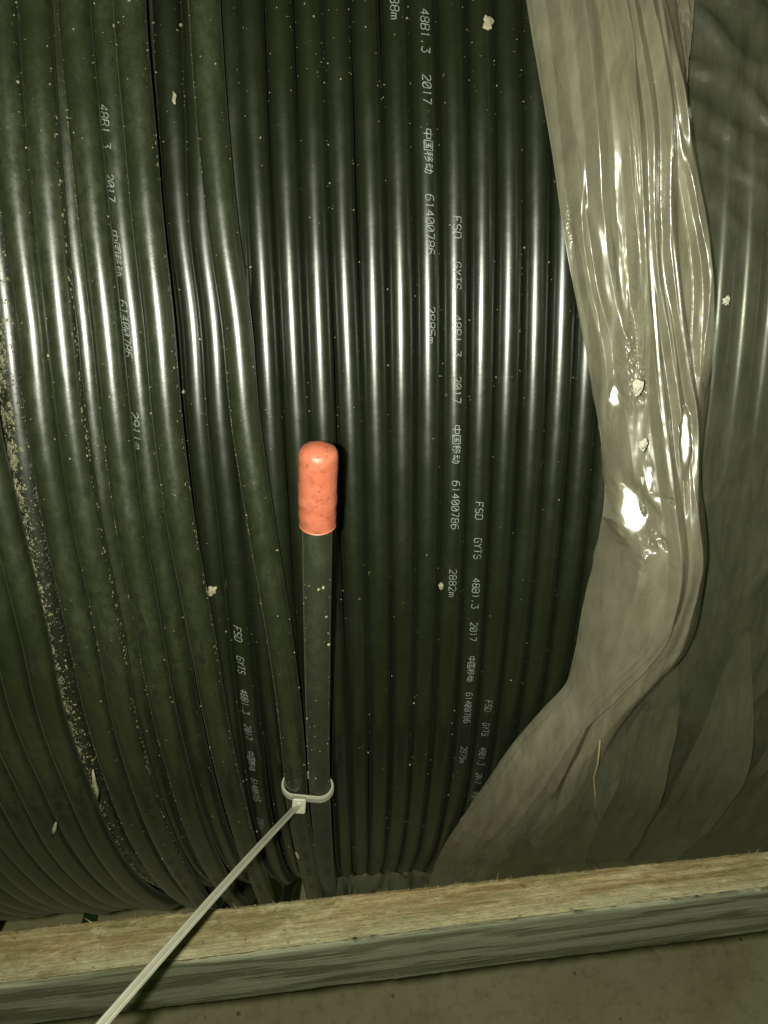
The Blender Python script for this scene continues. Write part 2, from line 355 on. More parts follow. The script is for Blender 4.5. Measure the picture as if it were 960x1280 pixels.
def crust(tn, n, q0, q1, thm, ths, smax, name='lime_crust'):
    V, Fc = [], []; i = 0
    while i < n:
        q = RNG.uniform(q0, q1); th = RNG.normal(thm, ths)
        if mathutils.noise.noise((q*70, th*1.2, 4)) + .5*mathutils.noise.noise((q*240, th*3, 7)) < RNG.normal(-.05, .25): i += .25; continue
        i += 1; s = min(smax, .00012 + RNG.exponential(.00016)); r = tn['r']+s*.15
        p = W(tn['X'](q)+r*sin(th), q, tn['C'](q)-tn['r']+r*cos(th)); b_ = len(V)
        e1_ = np.array((cos(th), 0, 0)) ; o0 = W(0, q, 0); n_ = W(0, q, 1)-o0; nn_ = n_*cos(th)+np.array((sin(th), 0, 0)); tt_ = W(0, q+1e-3, 1)-n_-o0; tt_ /= np.linalg.norm(tt_); ss_ = np.cross(nn_, tt_)
        a_ = RNG.uniform(0, 3.1)
        for o_ in OCT:
            k = o_*RNG.uniform(.6, 1.5, 3)*s; V.append(p + (k[0]*cos(a_)-k[1]*sin(a_))*ss_ + (k[0]*sin(a_)+k[1]*cos(a_))*1.5*tt_ + k[2]*.45*nn_)
        Fc += [tuple(b_+k for k in f) for f in OF]
    o = obj(name, V, Fc, M['crust'], tn['o'], smooth=False); o['kind'] = 'stuff'
crust(lower['Z'], 6500, rad(-4), rad(47), -.62, .36, .0008)
crust(lower['Z'], 500, rad(-4), rad(47), .3, .5, .0005)
UP = dict(
 A=[(-6, 20), (5, 150), (18, 290), (32, 400), (44, 520), (65, 650), (97, 800), (116, 890), (150, 1000), (172, 1055)],
 B=[(37, 20), (47, 150), (60, 290), (71, 400), (84, 520), (103, 650), (134, 800), (148, 890), (180, 1000), (202, 1055)],
 D=[(86, 20), (98, 150), (113, 290), (126, 400), (138, 520), (155, 650), (183, 800), (199, 890), (227, 1000), (247, 1060)],
 F=[(157, 20), (169, 150), (181, 290), (193, 400), (204, 520), (221, 650), (248, 800), (264, 890), (288, 1000), (304, 1060)],
 I=[(252, 0), (264, 160), (278, 290), (294, 400), (305, 520), (324, 650), (348, 800), (360, 890), (367, 960), (371, 1010), (381, 1070)],
 V=[(-60, 300), (-45, 400), (-30, 520), (0, 650), (36, 800), (56, 890), (96, 1000), (122, 1060)],
 U=[(-98, 300), (-84, 400), (-68, 520), (-38, 650), (0, 800), (22, 890), (66, 1000), (94, 1060)],
)
HU = .0115
upper = {}
for k in UP:
    upper[k] = turn(track(UP[k], HU), lambda q, e=RNG.normal(0, .0006): R+HU+e, .0056, M['cable_dusty'], wob=.0004, loose=.03 if k in 'IF' else (.016 if k in 'DB' else .005))
xU = upper['U']['X']
for i in range(1, 18):
    upper['U%d' % i] = turn(lambda q, i=i: xU(q) - i*.01125 + .0006*sin(3.1*i), lambda q, e=RNG.normal(0, .0004): R+HU+e, .0056, M['cable_dusty'], wob=.0004, ring=14, loose=.004)

for k_, n_ in (('A', 160), ('B', 420), ('D', 300), ('F', 220), ('I', 200)): crust(upper[k_], n_, rad(-8), rad(42), 1.25 if k_ in 'BF' else -1.2, .12, .0004, 'clinging_dust')
# ------------------------------------------------------------------ printed lettering: thin strokes laid on the sheath
GL = {
 'F': [[(0, 0), (0, 6), (4, 6)], [(0, 3), (3, 3)]], 'S': [[(4, 5), (3, 6), (1, 6), (0, 5), (0, 4), (1, 3), (3, 3), (4, 2), (4, 1), (3, 0), (1, 0), (0, 1)]],
 'D': [[(0, 0), (0, 6), (3, 6), (4, 5), (4, 1), (3, 0), (0, 0)]], 'G': [[(4, 5), (3, 6), (1, 6), (0, 5), (0, 1), (1, 0), (4, 0), (4, 3), (2, 3)]],
 'Y': [[(0, 6), (2, 3), (4, 6)], [(2, 3), (2, 0)]], 'T': [[(0, 6), (4, 6)], [(2, 6), (2, 0)]],
 '4': [[(3, 0), (3, 6), (0, 2), (4, 2)]], '8': [[(1, 3), (0, 4), (0, 5), (1, 6), (3, 6), (4, 5), (4, 4), (3, 3), (1, 3), (0, 2), (0, 1), (1, 0), (3, 0), (4, 1), (4, 2), (3, 3)]],
 'B': [[(0, 0), (0, 6), (3, 6), (4, 5), (4, 4), (3, 3), (0, 3)], [(3, 3), (4, 2), (4, 1), (3, 0), (0, 0)]], '1': [[(1, 5), (2, 6), (2, 0)]],
 '.': [[(1.6, 0), (2.2, .9)]], '3': [[(0, 6), (4, 6), (2, 3.6), (3, 3.4), (4, 2.4), (4, 1), (3, 0), (1, 0), (0, 1)]],
 '2': [[(0, 5), (1, 6), (3, 6), (4, 5), (4, 4), (0, 0), (4, 0)]], '0': [[(1, 0), (0, 1), (0, 5), (1, 6), (3, 6), (4, 5), (4, 1), (3, 0), (1, 0)], [(.6, 1.2), (3.4, 4.8)]],
 '7': [[(0, 6), (4, 6), (1.6, 0)]], '6': [[(4, 6), (1.5, 6), (0, 4.4), (0, 1), (1, 0), (3, 0), (4, 1), (4, 2.4), (3, 3.4), (0, 3.4)]],
 '9': [[(0, 0), (2.5, 0), (4, 1.6), (4, 5), (3, 6), (1, 6), (0, 5), (0, 3.8), (1, 2.8), (4, 2.8)]], '5': [[(4, 6), (0, 6), (0, 3.4), (3, 3.4), (4, 2.6), (4, 1), (3, 0), (0, 0)]],
 'm': [[(0, 0), (0, 4)], [(0, 3.3), (1, 4), (2, 3.3), (2, 0)], [(2, 3.3), (3, 4), (4, 3.3), (4, 0)]],
 '中': [[(.3, 1.8), (.3, 4.8), (4.7, 4.8), (4.7, 1.8), (.3, 1.8)], [(2.5, 6.2), (2.5, -.4)]],
 '国': [[(.2, -.2), (.2, 6), (4.8, 6), (4.8, -.2), (.2, -.2)], [(1.1, 4.7), (3.9, 4.7)], [(1.3, 3), (3.7, 3)], [(1, 1.1), (4, 1.1)], [(2.5, 4.7), (2.5, 1.1)], [(3.2, 2.3), (3.8, 1.7)]],
 '移': [[(.2, 5.4), (2, 6)], [(0, 4.2), (2.1, 4.2)], [(1.1, 5.7), (1.1, -.2)], [(1.1, 3.8), (0, 1.8)], [(1.2, 3.4), (2, 2.4)], [(3.4, 6.2), (2.4, 4.6)], [(3.2, 5.6), (4.6, 5.6), (3.6, 4), (2.3, 3.2)], [(3.8, 3.4), (2.5, 1.8)], [(3.6, 3), (4.9, 3), (3.9, 1), (2.3, -.2)]],
 '动': [[(.3, 5.2), (2.1, 5.2)], [(0, 3.6), (2.4, 3.6)], [(1.1, 3.5), (.3, .9), (2.1, 1.3)], [(1.7, 2.2), (2.3, .6)], [(2.6, 4.2), (4.8, 4.2), (4.6, .4), (4.1, -.1), (3.5, .3)], [(3.6, 6), (3.5, 2.6), (2.5, -.2)]],
}
def lay_text(tn, tokens, mat, cap=.0030, th0=0.0, slant=.12, wid=.00032, drop=0.0):
    """tokens: (string, start phi, end phi); the letters read down the cable, tops to the right"""
    V, Fc = [], []; r = tn['r']
    def put(s, yy):
        th = th0 + (yy - cap/2)/r; e = .00012
        return W(tn['X'](s) + (r+e)*sin(th), s, tn['C'](s) - r + (r+e)*cos(th))
    for txt, a, b_ in tokens:
        n = len(txt); rc = tn['C'](a); L = (b_-a)*rc; adv = L/(n-.2); cw = adv*.72
        for i, ch in enumerate(txt):
            gw = 5 if ch in '中国移动' else 4
            ww = adv*.9 if ch in '中国移动' else cw
            for st in GL[ch]:
                if drop and random.random() < drop: continue
                P = []
                for (x1, y1), (x2, y2) in zip(st[:-1], st[1:]):
                    m_ = max(1, int(math.hypot(x2-x1, y2-y1)/1.1))
                    for j in range(m_): P.append((x1+(x2-x1)*j/m_, y1+(y2-y1)*j/m_))
                P.append(st[-1])
                Q = [(i*adv + p[0]/gw*ww + slant*(p[1]-3)/6*cap, p[1]/6*cap) for p in P]
                base = len(V)
                for j, q in enumerate(Q):
                    t = np.array(Q[min(j+1, len(Q)-1)]) - np.array(Q[max(j-1, 0)]); t = t/(np.linalg.norm(t)+1e-9)
                    nx, ny = -t[1]*wid/2, t[0]*wid/2
                    V.append(put(a + (q[0]+nx)/rc, q[1]+ny)); V.append(put(a + (q[0]-nx)/rc, q[1]-ny))
                for j in range(len(Q)-1): Fc.append((base+2*j, base+2*j+2, base+2*j+3, base+2*j+1))
    return obj('printed_text', V, Fc, M[mat], tn['o'], smooth=False)
def ph(u, v_, h=0.0): return at(u, v_, h)[1]
ZH = '中国移动'
def span(u, ys, h, names): return [(nm, ph(u, a, h), ph(u, b_, h)) for nm, (a, b_) in zip(names, ys)]
T0 = span(570, [(271, 298), (328, 362), (394, 446), (471, 504), (531, 578), (601, 661), (711, 745)], 0, ['FSD', 'GYTS', '48B1.3', '2017', ZH, '61400786', '2882m'])
lay_text(lower[0], T0, 'print', th0=.06)
a0 = T0[0][1]; rel = [(t, a-a0, b_-a0) for t, a, b_ in T0]
def again(tn, start, last, mat='print', **kw):
    tok = [((last if t.endswith('m') else t), start+a, start+b_) for t, a, b_ in rel]; return lay_text(tn, tok, mat, **kw)
again(lower[1], ph(603, 628), '2879m', th0=-.0)
again(lower[2], ph(615, 876), '2876m', 'print', th0=-.1)
d17 = rel[3][1]
again(lower[-1], ph(537, 93) - d17, '2885m', th0=.12)
again(lower[-2], ph(497, 24) - rel[6][2], '2888m', th0=-.05)
again(lower['H'], ph(292, 778), '2902m', 'print', th0=-.15, slant=.5)
lay_text(lower['E'], span(150, [(132, 186), (218, 252), (288, 344), (376, 447), (515, 562)], 0, ['48B1.3', '2017', ZH, '61400786', '2911m']), 'print', th0=-.35, slant=.35)
again(upper['I'], ph(365, 974, .012), '2899m', 'print_faint', th0=.1)
again(upper['F'], ph(293, 1028, .012), '2905m', 'print_faint', th0=.0, drop=.2)
again(upper['D'], ph(240, 1040, .012), '2908m', 'print_faint', th0=.1, drop=.3)
again(upper['B'], ph(182, 1012, .012), '2914m', 'print_faint', th0=.1, drop=.2)
# wiped dark ovals in the dust
def wiped(tn, v0, v1, u, th, wd):
    p0, p1 = ph(u, v0, HU), ph(u, v1, HU); V = []; n = 12; r = tn['r']+.0001
    for i in range(n+1):
        s = i/n; q = p0 + (p1-p0)*s; hw = 1.35*wd*s**.7*(1 if s < .88 else math.sqrt(max(0, 1-((s-.88)/.12)**2))) + 1e-5
        for j in (-1, 0, 1):
            t = th + (j*hw + .0003*sin(7*s+v0))/r; V.append(W(tn['X'](q)+r*sin(t), q, tn['C'](q)-tn['r']+r*cos(t)))
    obj('wiped_spot', V, grid_faces(n+1, 3), M['wiped'], tn['o'])
wiped(upper['V'], 808, 846, 36, -.1, .0017); wiped(upper['A'], 800, 842, 97, -.2, .0017); wiped(upper['B'], 800, 850, 130, -.1, .0016)
wiped(upper['D'], 745, 810, 178, -.2, .0015); wiped(upper['F'], 790, 835, 248, 0, .0009); wiped(upper['D'], 860, 878, 198, -.1, .0013); wiped(upper['F'], 695, 730, 228, .1, .0012)

from mathutils import noise as mn0
# ------------------------------------------------------------------ loose cable end with its red cap
J = [(398, 562, .062), (397, 620, .0575), (396.5, 700, .050), (396.5, 800, .039), (397, 880, .029), (398, 950, .0195), (400, 1000, .0135), (404, 1060, .0115), (408, 1100, .0110), (411, 1112, .011)]
JP = [(*at(u, v_, h), h) for u, v_, h in J]
jx = spline([p[1] for p in JP], [p[0] for p in JP]); jh = spline([p[1] for p in JP], [p[2] for p in JP])
q0, qc = JP[0][1], ph(397, 663, .0545)
end = thing('cable_end', 'loose black cable end with rounded orange red cap, tied by white zip tie', 'cable end', tuple(W(JP[6][0], JP[6][1], R)))
rj = .0052
def jp(q, off=0.0): return W(jx(q), q, R + jh(q) - rj + off)
qs = np.linspace(q0+.012, rad(75), 130)
def jpt(q):
    p = jp(min(q, JP[-1][1])); 
    if q > JP[-1][1]:
        return W(jx(JP[-1][1]) - .02*(q-JP[-1][1]), q, R + .011 - rj + .03*sm((q-JP[-1][1])/.2))
    return p
sweep('jacket', [jpt(q) for q in qs], rj, M['cable_end'], end, 24)
jt = dict(o=[o for o in end.children][0], X=jx, C=lambda q: R+jh(q), r=rj)
again(jt, ph(403, 943, .021), '2896m', 'print_faint', th0=.35)
nC = 34; pts, rr = [], []
Lc = 1.0
for i in range(nC):
    s = i/(nC-1); q = q0 + (qc-q0)*s; pts.append(jp(q)); sd = s*.0295   # metres from the tip
    r_ = .00655
    if sd < .0042: r_ = .0034 + .00315*math.sqrt(max(0, 1-(1-sd/.0042)**2))
    r_ *= 1 + .014*sin(9*s+1) + .006*sin(31*s) - (.02 if s > .72 else 0)
    rr.append(r_)
tipd = pts[0]-pts[1]; tipd /= np.linalg.norm(tipd)
pts = [pts[0]+tipd*.0006, pts[0]+tipd*.0004, ] + pts; rr = [.0012, .0026] + rr
pts.append(pts[-1]); rr.append(.0053)
cap = sweep('end_cap', pts, rr, M['cap'], end, 28)
for vv in cap.data.vertices:          # shrunk unevenly
    c_ = vv.co; k = mn0.noise((c_.x*180, c_.y*180, c_.z*180)); k2 = mn0.noise((c_.x*600, c_.y*600, c_.z*600))
    vv.co += vv.normal*(.0002*k + .00006*k2)

# ------------------------------------------------------------------ zip tie
tie = thing('zip_tie', 'white nylon zip tie looped round two cables with a long tail', 'zip tie', tuple(W(JP[6][0], JP[6][1], R+.02)))
qt = ph(384, 995, .0125)
ci = np.array((upper['I']['X'](qt), upper['I']['C'](qt)-.0056)); cj = np.array((jx(qt), R+jh(qt)-rj))
def loop_pts():
    P = []
    a = math.atan2(cj[1]-ci[1], cj[0]-ci[0]); off = .0066
    n = 16
    for i in range(n+1):
        t = a + pi/2 + pi*i/n; P.append(ci + off*np.array((cos(t), sin(t))))
    for i in range(n+1):
        t = a - pi/2 + pi*i/n; P.append(cj + (off-.0003)*np.array((cos(t), sin(t))))
    return P
LP = loop_pts(); V = []; Tw = .0052; Th = .0011
LPc = LP + [LP[0]]
# resample evenly
seg = [np.linalg.norm(LPc[i+1]-LPc[i]) for i in range(len(LPc)-1)]; cum = np.concatenate([[0], np.cumsum(seg)]); tot = cum[-1]
nn = 150; cen = (ci+cj)/2
for i in range(nn):
    s = tot*i/nn; k = min(int(np.searchsorted(cum, s, 'right')-1), len(seg)-1); f = (s-cum[k])/seg[k]
    p = LPc[k]*(1-f)+LPc[k+1]*f
    d_ = p-cen; 
    t_ = (LPc[k+1]-LPc[k])/seg[k]; nrm = np.array((t_[1], -t_[0])); nrm = nrm if nrm@d_ > 0 else -nrm
    rdg = .00018 if (i % 2 == 0) else 0.0
    for dn_, hh in ((-.5, 0), (-.5, Th*.7), (-.3, Th+rdg), (.3, Th+rdg), (.5, Th*.7), (.5, 0)):
        pp = p + nrm*(hh-.0004); V.append(W(pp[0], qt + dn_*Tw/(R+.015) + .0, pp[1]))
Fc = [(i*6+j, i*6+(j+1) % 6, ((i+1) % nn)*6+(j+1) % 6, ((i+1) % nn)*6+j) for i in range(nn) for j in range(6)]
obj('loop', V, Fc, M['nylon'], tie, smooth=False)
import bmesh
def block(name, origin, ax, ay, az, sx, sy, sz, mat, parent, bev=.0006, seg=3):
    bm = bmesh.new(); bmesh.ops.create_cube(bm, size=1)
    for v_ in bm.verts: v_.co = mathutils.Vector((v_.co.x*sx, v_.co.y*sy, v_.co.z*sz))
    bmesh.ops.bevel(bm, geom=bm.edges[:], offset=bev, segments=seg, affect='EDGES', profile=.6)
    bm.verts.index_update()
    V = [origin + v_.co.x*ax + v_.co.y*ay + v_.co.z*az for v_ in bm.verts]; Fc = [[v_.index for v_ in f.verts] for f in bm.faces]
    bm.free(); return obj(name, V, Fc, mat, parent)
# head sits on the front of the loop
hx = ci[0] + .0012 + .0003; hr = ci[1] + .0056 + .0042
hq = qt + .001
H0 = W(hx, hq, hr)
nh = W(hx, hq, hr+1)-H0; th_ = W(hx, hq+1e-4, hr)-H0; th_ /= np.linalg.norm(th_); xh = np.array((1., 0, 0))
# the tail leaves towards the viewer and the lower left
H_end = at_depth(110, 1300, .245)
td = H_end - H0; tl = np.linalg.norm(td); td /= tl
hz = nh/np.linalg.norm(nh)
sx_ = np.cross(td, hz); sx_ /= np.linalg.norm(sx_)
ca, sa = cos(.12), sin(.12)
vh = CW-H0; vh /= np.linalg.norm(vh); zh = .45*hz+.75*vh; zh /= np.linalg.norm(zh); yh = th_*ca-xh*sa; yh -= zh*(yh@zh); yh /= np.linalg.norm(yh); x2 = np.cross(yh, zh)
block('head', H0+zh*.0006, x2, yh, zh, .0068, .0076, .0058, M['nylon'], tie, .0009)
block('head_slot', H0+zh*.0034-yh*.0012, x2, yh, zh, .0034, .0022, .0006, M['nylon'], tie, .0002, 1)
V = []; n = 70
for i in range(n+1):
    s = i/n; p = H0 + td*tl*s + hz*(-.012*sin(pi*s)*.5) + xh*(.004*sin(pi*s)) + td*.001
    viewd = CW - p; viewd /= np.linalg.norm(viewd)
    tw = -1.0 + .2*min(1, s*1.4)
    side = np.cross(td, viewd); side /= np.linalg.norm(side); face = np.cross(side, td)
    sd = side*cos(tw) + face*sin(tw); fc = np.cross(sd, td)
    if fc@viewd < 0: fc = -fc
    wd = .0040*(1 if s < .97 else 1-(s-.97)*12); tk = .0012
    for a_, b_ in ((-.5, -.5), (-.5, .3), (-.34, .5), (-.2, .34), (.2, .34), (.34, .5), (.5, .3), (.5, -.5)):
        V.append(p + sd*wd*a_ + fc*(tk*b_))
Fc = grid_faces(n+1, 8, True) + [tuple(range(8)), tuple(n*8+j for j in range(8))[::-1]]
obj('tail', V, Fc, M['nylon'], tie, smooth=False)

# ------------------------------------------------------------------ lagging board across the front
rin = .560
xl, pl = at(0, 1163, rin-R); xr, pr = at(960, 1063, rin-R)
def board_phi(x): return pl + (pr-pl)*(x-xl)/(xr-xl)
xm = (xl+xr)/2; pm = board_phi(xm)
e1 = W(xr, pr, rin) - W(xl, pl, rin); e1 /= np.linalg.norm(e1)
er = W(xm, pm, 1+rin)-W(xm, pm, rin); er -= e1*(er@e1); er /= np.linalg.norm(er)
et = np.cross(er, e1); et = et if et@(W(xm, pm+.01, rin)-W(xm, pm, rin)) > 0 else -et
TILT = rad(4.0); er, et = er*cos(TILT)+et*sin(TILT)*0 - et*sin(TILT)*0, et     # square to the drum
O0 = W(xm, pm, rin); TK, WD = .0212, .0560
board = thing('wooden_batten', 'weathered rough sawn wooden batten running across the front of the drum', 'wooden board', tuple(O0 + et*WD))
prof = []   # (radial, tangential, material) round the section
def lin(a, b_, n): return [a+(b_-a)*i/n for i in range(n)]
for x_ in lin(0, TK, 14): prof.append((x_, 0, 1))
for x_ in lin(0, WD, 22): prof.append((TK, x_, 0))
for x_ in lin(TK, 0, 4): prof.append((x_, WD, 1))
for x_ in lin(WD, 0, 6): prof.append((0, x_, 0))
NX = 420; XL, XR = -.40, .44
V, uv, mi = [], [], []
from mathutils import noise as mn
for i in range(NX+1):
    xx = XL + (XR-XL)*i/NX
    for (a_, b_, m_) in prof:
        # rounded worn corners and fibre roughness
        ca_ = min(a_, TK-a_); cb_ = min(b_, WD-b_)
        n1 = mn.noise((xx*260, a_*300, b_*300)); n2 = mn.noise((xx*22, a_*60+5, b_*45)); n3 = mn.noise((xx*900, a_*900, b_*900))
        rgh = (.0008*n1 + .0005*n3) if m_ == 1 else .0001*n1
        gro = .0009*n2
        ea, eb = 0, 0
        if b_ == 0 and m_ == 1: eb = rgh + gro + .0004
        if a_ == TK: ea = gro*.6 - rgh
        if a_ < .0012 and b_ == 0: eb += abs(mn.noise((xx*500, 3, 1)))*-.0011
        if a_ == TK and b_ < .002: ea -= .0012*(1-b_/.002) + .0008*n1; eb += .0005
        kx = 1 - 1.0*(xx+.03)
        V.append(O0 + e1*xx + er*(a_*kx+ea) + et*(b_+eb)); uv.append((xx, b_ if m_ == 0 else a_))
npf = len(prof); Fc = grid_faces(NX+1, npf, True)
for i in range(NX):
    for j in range(npf): mi.append(0 if prof[j][2] == 0 else 1)
Fc += [tuple(range(npf))[::-1], tuple(NX*npf+j for j in range(npf))]; mi += [1, 1]
obj('plank', V, Fc, None, board, smooth=True, mats=[M['wood_face'], M['wood_edge']], midx=mi, uvs=uv)
# fibres torn up along the sawn arris
V, Fc = [], []
for i in range(330):
    xx = RNG.uniform(-.2, .22); L = abs(RNG.normal(0, .0016))+.0004; a_ = abs(RNG.normal(0, .0022)); 
    p = O0 + e1*xx + er*a_ + et*.0006; d_ = -et*RNG.uniform(.1, 1) + e1*RNG.uniform(-1, 1) - er*RNG.uniform(0, .8); d_ /= np.linalg.norm(d_)
    s_ = np.cross(d_, er + e1*.3); s_ /= np.linalg.norm(s_); wv = RNG.uniform(.00008, .00025); b_ = len(V)
    V += [p-s_*wv, p+s_*wv, p+d_*L, p + er*wv*2]; Fc += [(b_, b_+1, b_+2), (b_, b_+2, b_+3), (b_+1, b_+3, b_+2)]
o = obj('torn_fibres', V, Fc, M['straw'], board, smooth=False); o['kind'] = 'stuff'

# ------------------------------------------------------------------ plastic film
def edge(pts, h):
    P = [at(u, v_, h) for u, v_ in pts]; return spline([p[1] for p in P], [p[0] for p in P])
film = thing('plastic_film', 'bunched clear plastic film torn open and hanging over the wound cable', 'plastic film', tuple(W(.1, rad(45), R)))
eL = [(650, -60), (658, 0), (673, 90), (690, 190), (706, 300), (725, 400), (740, 480), (752, 560), (756, 600), (746, 690), (729, 760), (716, 830), (706, 862), (680, 890), (645, 930), (603, 990), (565, 1046), (535, 1092)]
eR = [(845, -60), (850, 0), (862, 90), (868, 200), (885, 310), (891, 380), (891, 490), (881, 560), (878, 600), (883, 650), (884, 690), (879, 740), (868, 800), (855, 825), (830, 850), (796, 890), (770, 930), (748, 975), (720, 1030), (690, 1075)]
XLf, XRf = edge(eL, .006), edge(eR, .017)
crease = [  # track, amplitude (m), half width (m)
 ([(672, -20), (690, 120), (706, 240), (722, 350), (740, 470), (752, 565)], .0055, .0022),
 ([(700, -20), (718, 150), (738, 320), (761, 445), (766, 520)], .0045, .0020),
 ([(722, -20), (745, 190), (768, 360), (785, 425)], .0060, .0030),
 ([(745, -20), (775, 160), (797, 300), (806, 420)], .0040, .0014),
 ([(762, -20), (790, 180), (806, 330), (818, 450), (824, 560), (826, 680), (820, 745), (800, 800), (768, 850), (735, 905), (700, 975)], .0058, .0018),
 ([(778, -20), (805, 170), (822, 340), (839, 440), (846, 520)], .0045, .0013),
 ([(800, 0), (822, 130), (838, 320), (856, 450), (866, 530), (862, 580)], .0060, .0018),
 ([(820, 60), (845, 180), (868, 270), (880, 345), (876, 450)], .0045, .0022),
 ([(858, 620), (866, 700), (850, 780), (815, 840), (770, 900), (728, 960)], .0012, .0040),
 ([(770, 640), (768, 740), (750, 810), (715, 880), (670, 950), (625, 1020)], .0018, .0030),
 ([(790, 800), (745, 870), (700, 930), (655, 1000), (615, 1060)], .0022, .0015),
 ([(738, 800), (712, 880), (668, 930), (620, 1000)], .0025, .0025)]
CRS = []
for tr_, a_, w_ in crease:
    P = [at(u, v_, .02) for u, v_ in tr_]; CRS.append((spline([p[1] for p in P], [p[0] for p in P]), P[0][1], P[-1][1], a_, w_))
bulges = [(789, 722, .0018, .0040, .0070)]
BL = [(*at(u, v_, .02), a_, sx, sy) for u, v_, a_, sx, sy in bulges]
FLASH = np.array(fl.location); FLASH_L = None
def mirror_slope(x, q, h=.02):
    """slope of a facet that throws the flash back into the lens: (dh/dx, dh/darc)"""
    p = W(x, q, R+h); a = CW-p; a /= np.linalg.norm(a); b_ = FLASH-p; b_ /= np.linalg.norm(b_); hv = a+b_
    n_ = W(x, q, 1+R)-W(x, q, R); t_ = W(x, q+1e-4, R)-W(x, q, R); t_ /= np.linalg.norm(t_)
    k = hv@n_; return -hv[0]/k, -(hv@t_)/k
FACET = []
for u, v_, sx, sy in ((788, 640, .0070, .0120), (777, 496, .0022, .0060), (850, 548, .0022, .011), (806, 600, .0016, .007)):
    x_, q_ = at(u, v_, .02); FACET.append((x_, q_, *mirror_slope(x_, q_), sx, sy))
STREAK = []
for tr_, w_, k_ in (
  ([(700, 235), (716, 300), (722, 345), (728, 400), (737, 460), (745, 520), (752, 565)], .00085, 1.0),
  ([(725, 250), (735, 310), (744, 360), (757, 420), (762, 460), (765, 520), (768, 570)], .0007, .9),
  ([(738, 230), (756, 300), (765, 360), (778, 410), (785, 428)], .0012, 1.0),
  ([(768, 270), (775, 300), (783, 350), (788, 425)], .0009, .9),
  ([(797, 230), (803, 300), (808, 370), (813, 430)], .0005, .9),
  ([(806, 250), (812, 300), (819, 380), (823, 480), (825, 560), (826, 640)], .0009, 1.0),
  ([(818, 250), (826, 300), (835, 370), (842, 450), (845, 505)], .0006, .9),
  ([(828, 250), (838, 300), (850, 400), (857, 460), (864, 525)], .0006, 1.0),
  ([(881, 335), (877, 400), (873, 455)], .0010, .9),
  ([(825, 60), (835, 110), (848, 170), (858, 218)], .0012, 1.0),
  ([(860, 520), (862, 560), (856, 600)], .0006, .8)):
    P = [at(u, v_, .02) for u, v_ in tr_]; STREAK.append((spline([p[1] for p in P], [p[0] for p in P]), P[0][1], P[-1][1], w_, k_))
# between the shoulder and the bend the bunch is pulled straight, so it bridges the curve of the drum
QT = np.linspace(rad(-30), rad(56), 400); q1_, q2_ = ph(790, 215, .02), ph(790, 655, .02); T_ = np.zeros(400); sl = np.zeros(400)
for i, q in enumerate(QT):
    g = .9*mirror_slope(.105, min(max(q, q1_), q2_))[1]
    sl[i] = g*R*(1-sm((q1_-q)/.05))*(1-sm((q-q2_)/.04))
T_ = np.cumsum(sl)*(QT[1]-QT[0]); T_ -= T_[int(np.argmin(abs(QT-ph(790, 410, .02))))]
T_ *= [(1-.75*sm((q1_-q)/.25))*(1-sm((q-q2_)/.22)) for q in QT]
def TAUT(q): return float(np.interp(q, QT, T_))
CRUMP = [(*at(u, v_, .02), a_, sx, sy) for u, v_, a_, sx, sy in ((790, 450, .0022, .004, .010), (796, 490, .0018, .004, .008), (787, 690, .0014, .003, .005), (716, 290, .0012, .003, .02))]
def sm(t): t = max(0., min(1., t)); return t*t*(3-2*t)
def film_h0(x, q, u):
    body = .0085*(sin(pi*min(1, max(0, u)))**.55)
    body *= 1 - .45*sm((q-rad(18))/rad(25))
    h = .004 + .009*u*(1-.5*sm((q-rad(25))/rad(20))) + body
    tent = 0.
    for f, p0, p1, a_, w_ in CRS:
        if p0-.06 < q < p1+.06:
            k = sm((q-p0+.06)/.06)*sm((p1+.06-q)/.06); d_ = x-f(q); ww = (1.1+.9*w_/.002)*.0019
            d_ = math.sqrt(d_*d_+6e-8)*(1.25 if d_ < 0 else .85)
            t_ = .75*a_*k*(1-d_/ww)
            if t_ > tent: tent = t_
    h += tent
    for bx, bq, a_, sx, sy in BL:
        h += a_*math.exp(-((x-bx)/sx)**2 - ((q-bq)*R/sy)**2)
    h += .024*sm((q-rad(38))/rad(15)) + TAUT(q)*min(1, u*5, max(0, 1-u)*3.5+.12)
    fade = min(1, u*12, (1-u)*12)
    h += fade*(.0014*mn.noise((x*95, q*5, 3)) + .0004*mn.noise((x*300, q*9, 8)) + .00008*mn.noise((x*500, q*200, 2)))
    return h
def film_h(x, q, u):
    h = film_h0(x, q, u)
    for f, p0, p1, w_, k_ in STREAK:
        if p0 < q < p1:
            c_ = f(q); d_ = x-c_
            if abs(d_) < 3*w_:
                gx, gt = mirror_slope(c_, q); uu = (c_-XLf(q))/(XRf(q)-XLf(q))
                pl_ = film_h0(c_, q, uu) + gx*d_
                wt = math.exp(-(d_/w_/1.5)**4)*k_*min(1, (q-p0)/.03, (p1-q)/.03); h = h*(1-wt)+pl_*wt
    for fx_, fq_, gx, gy, sx, sy in FACET:
        dx, dy = x-fx_, (q-fq_)*R; k = (dx/sx)**2+(dy/sy)**2
        if k < 3:
            k *= 1 + .9*mn.noise((x*160, q*70, fx_*90)) + .5*mn.noise((x*420, q*200, 9)); wt = math.exp(-abs(k)**3); pl_ = film_h0(fx_, fq_, (fx_-XLf(fq_))/(XRf(fq_)-XLf(fq_))) + gx*dx + gy*dy; h = h*(1-wt)+pl_*wt
    for fx_, fq_, a_, sx, sy in CRUMP:
        k = ((x-fx_)/sx)**2 + ((q-fq_)*R/sy)**2
        if k < 4: h += a_*math.exp(-k*k)*(abs(mn.noise((x*420, q*230, 5)))+.5*mn.noise((x*900, q*460, 6)))
    return h
NQ, NU = 760, 170; V = []
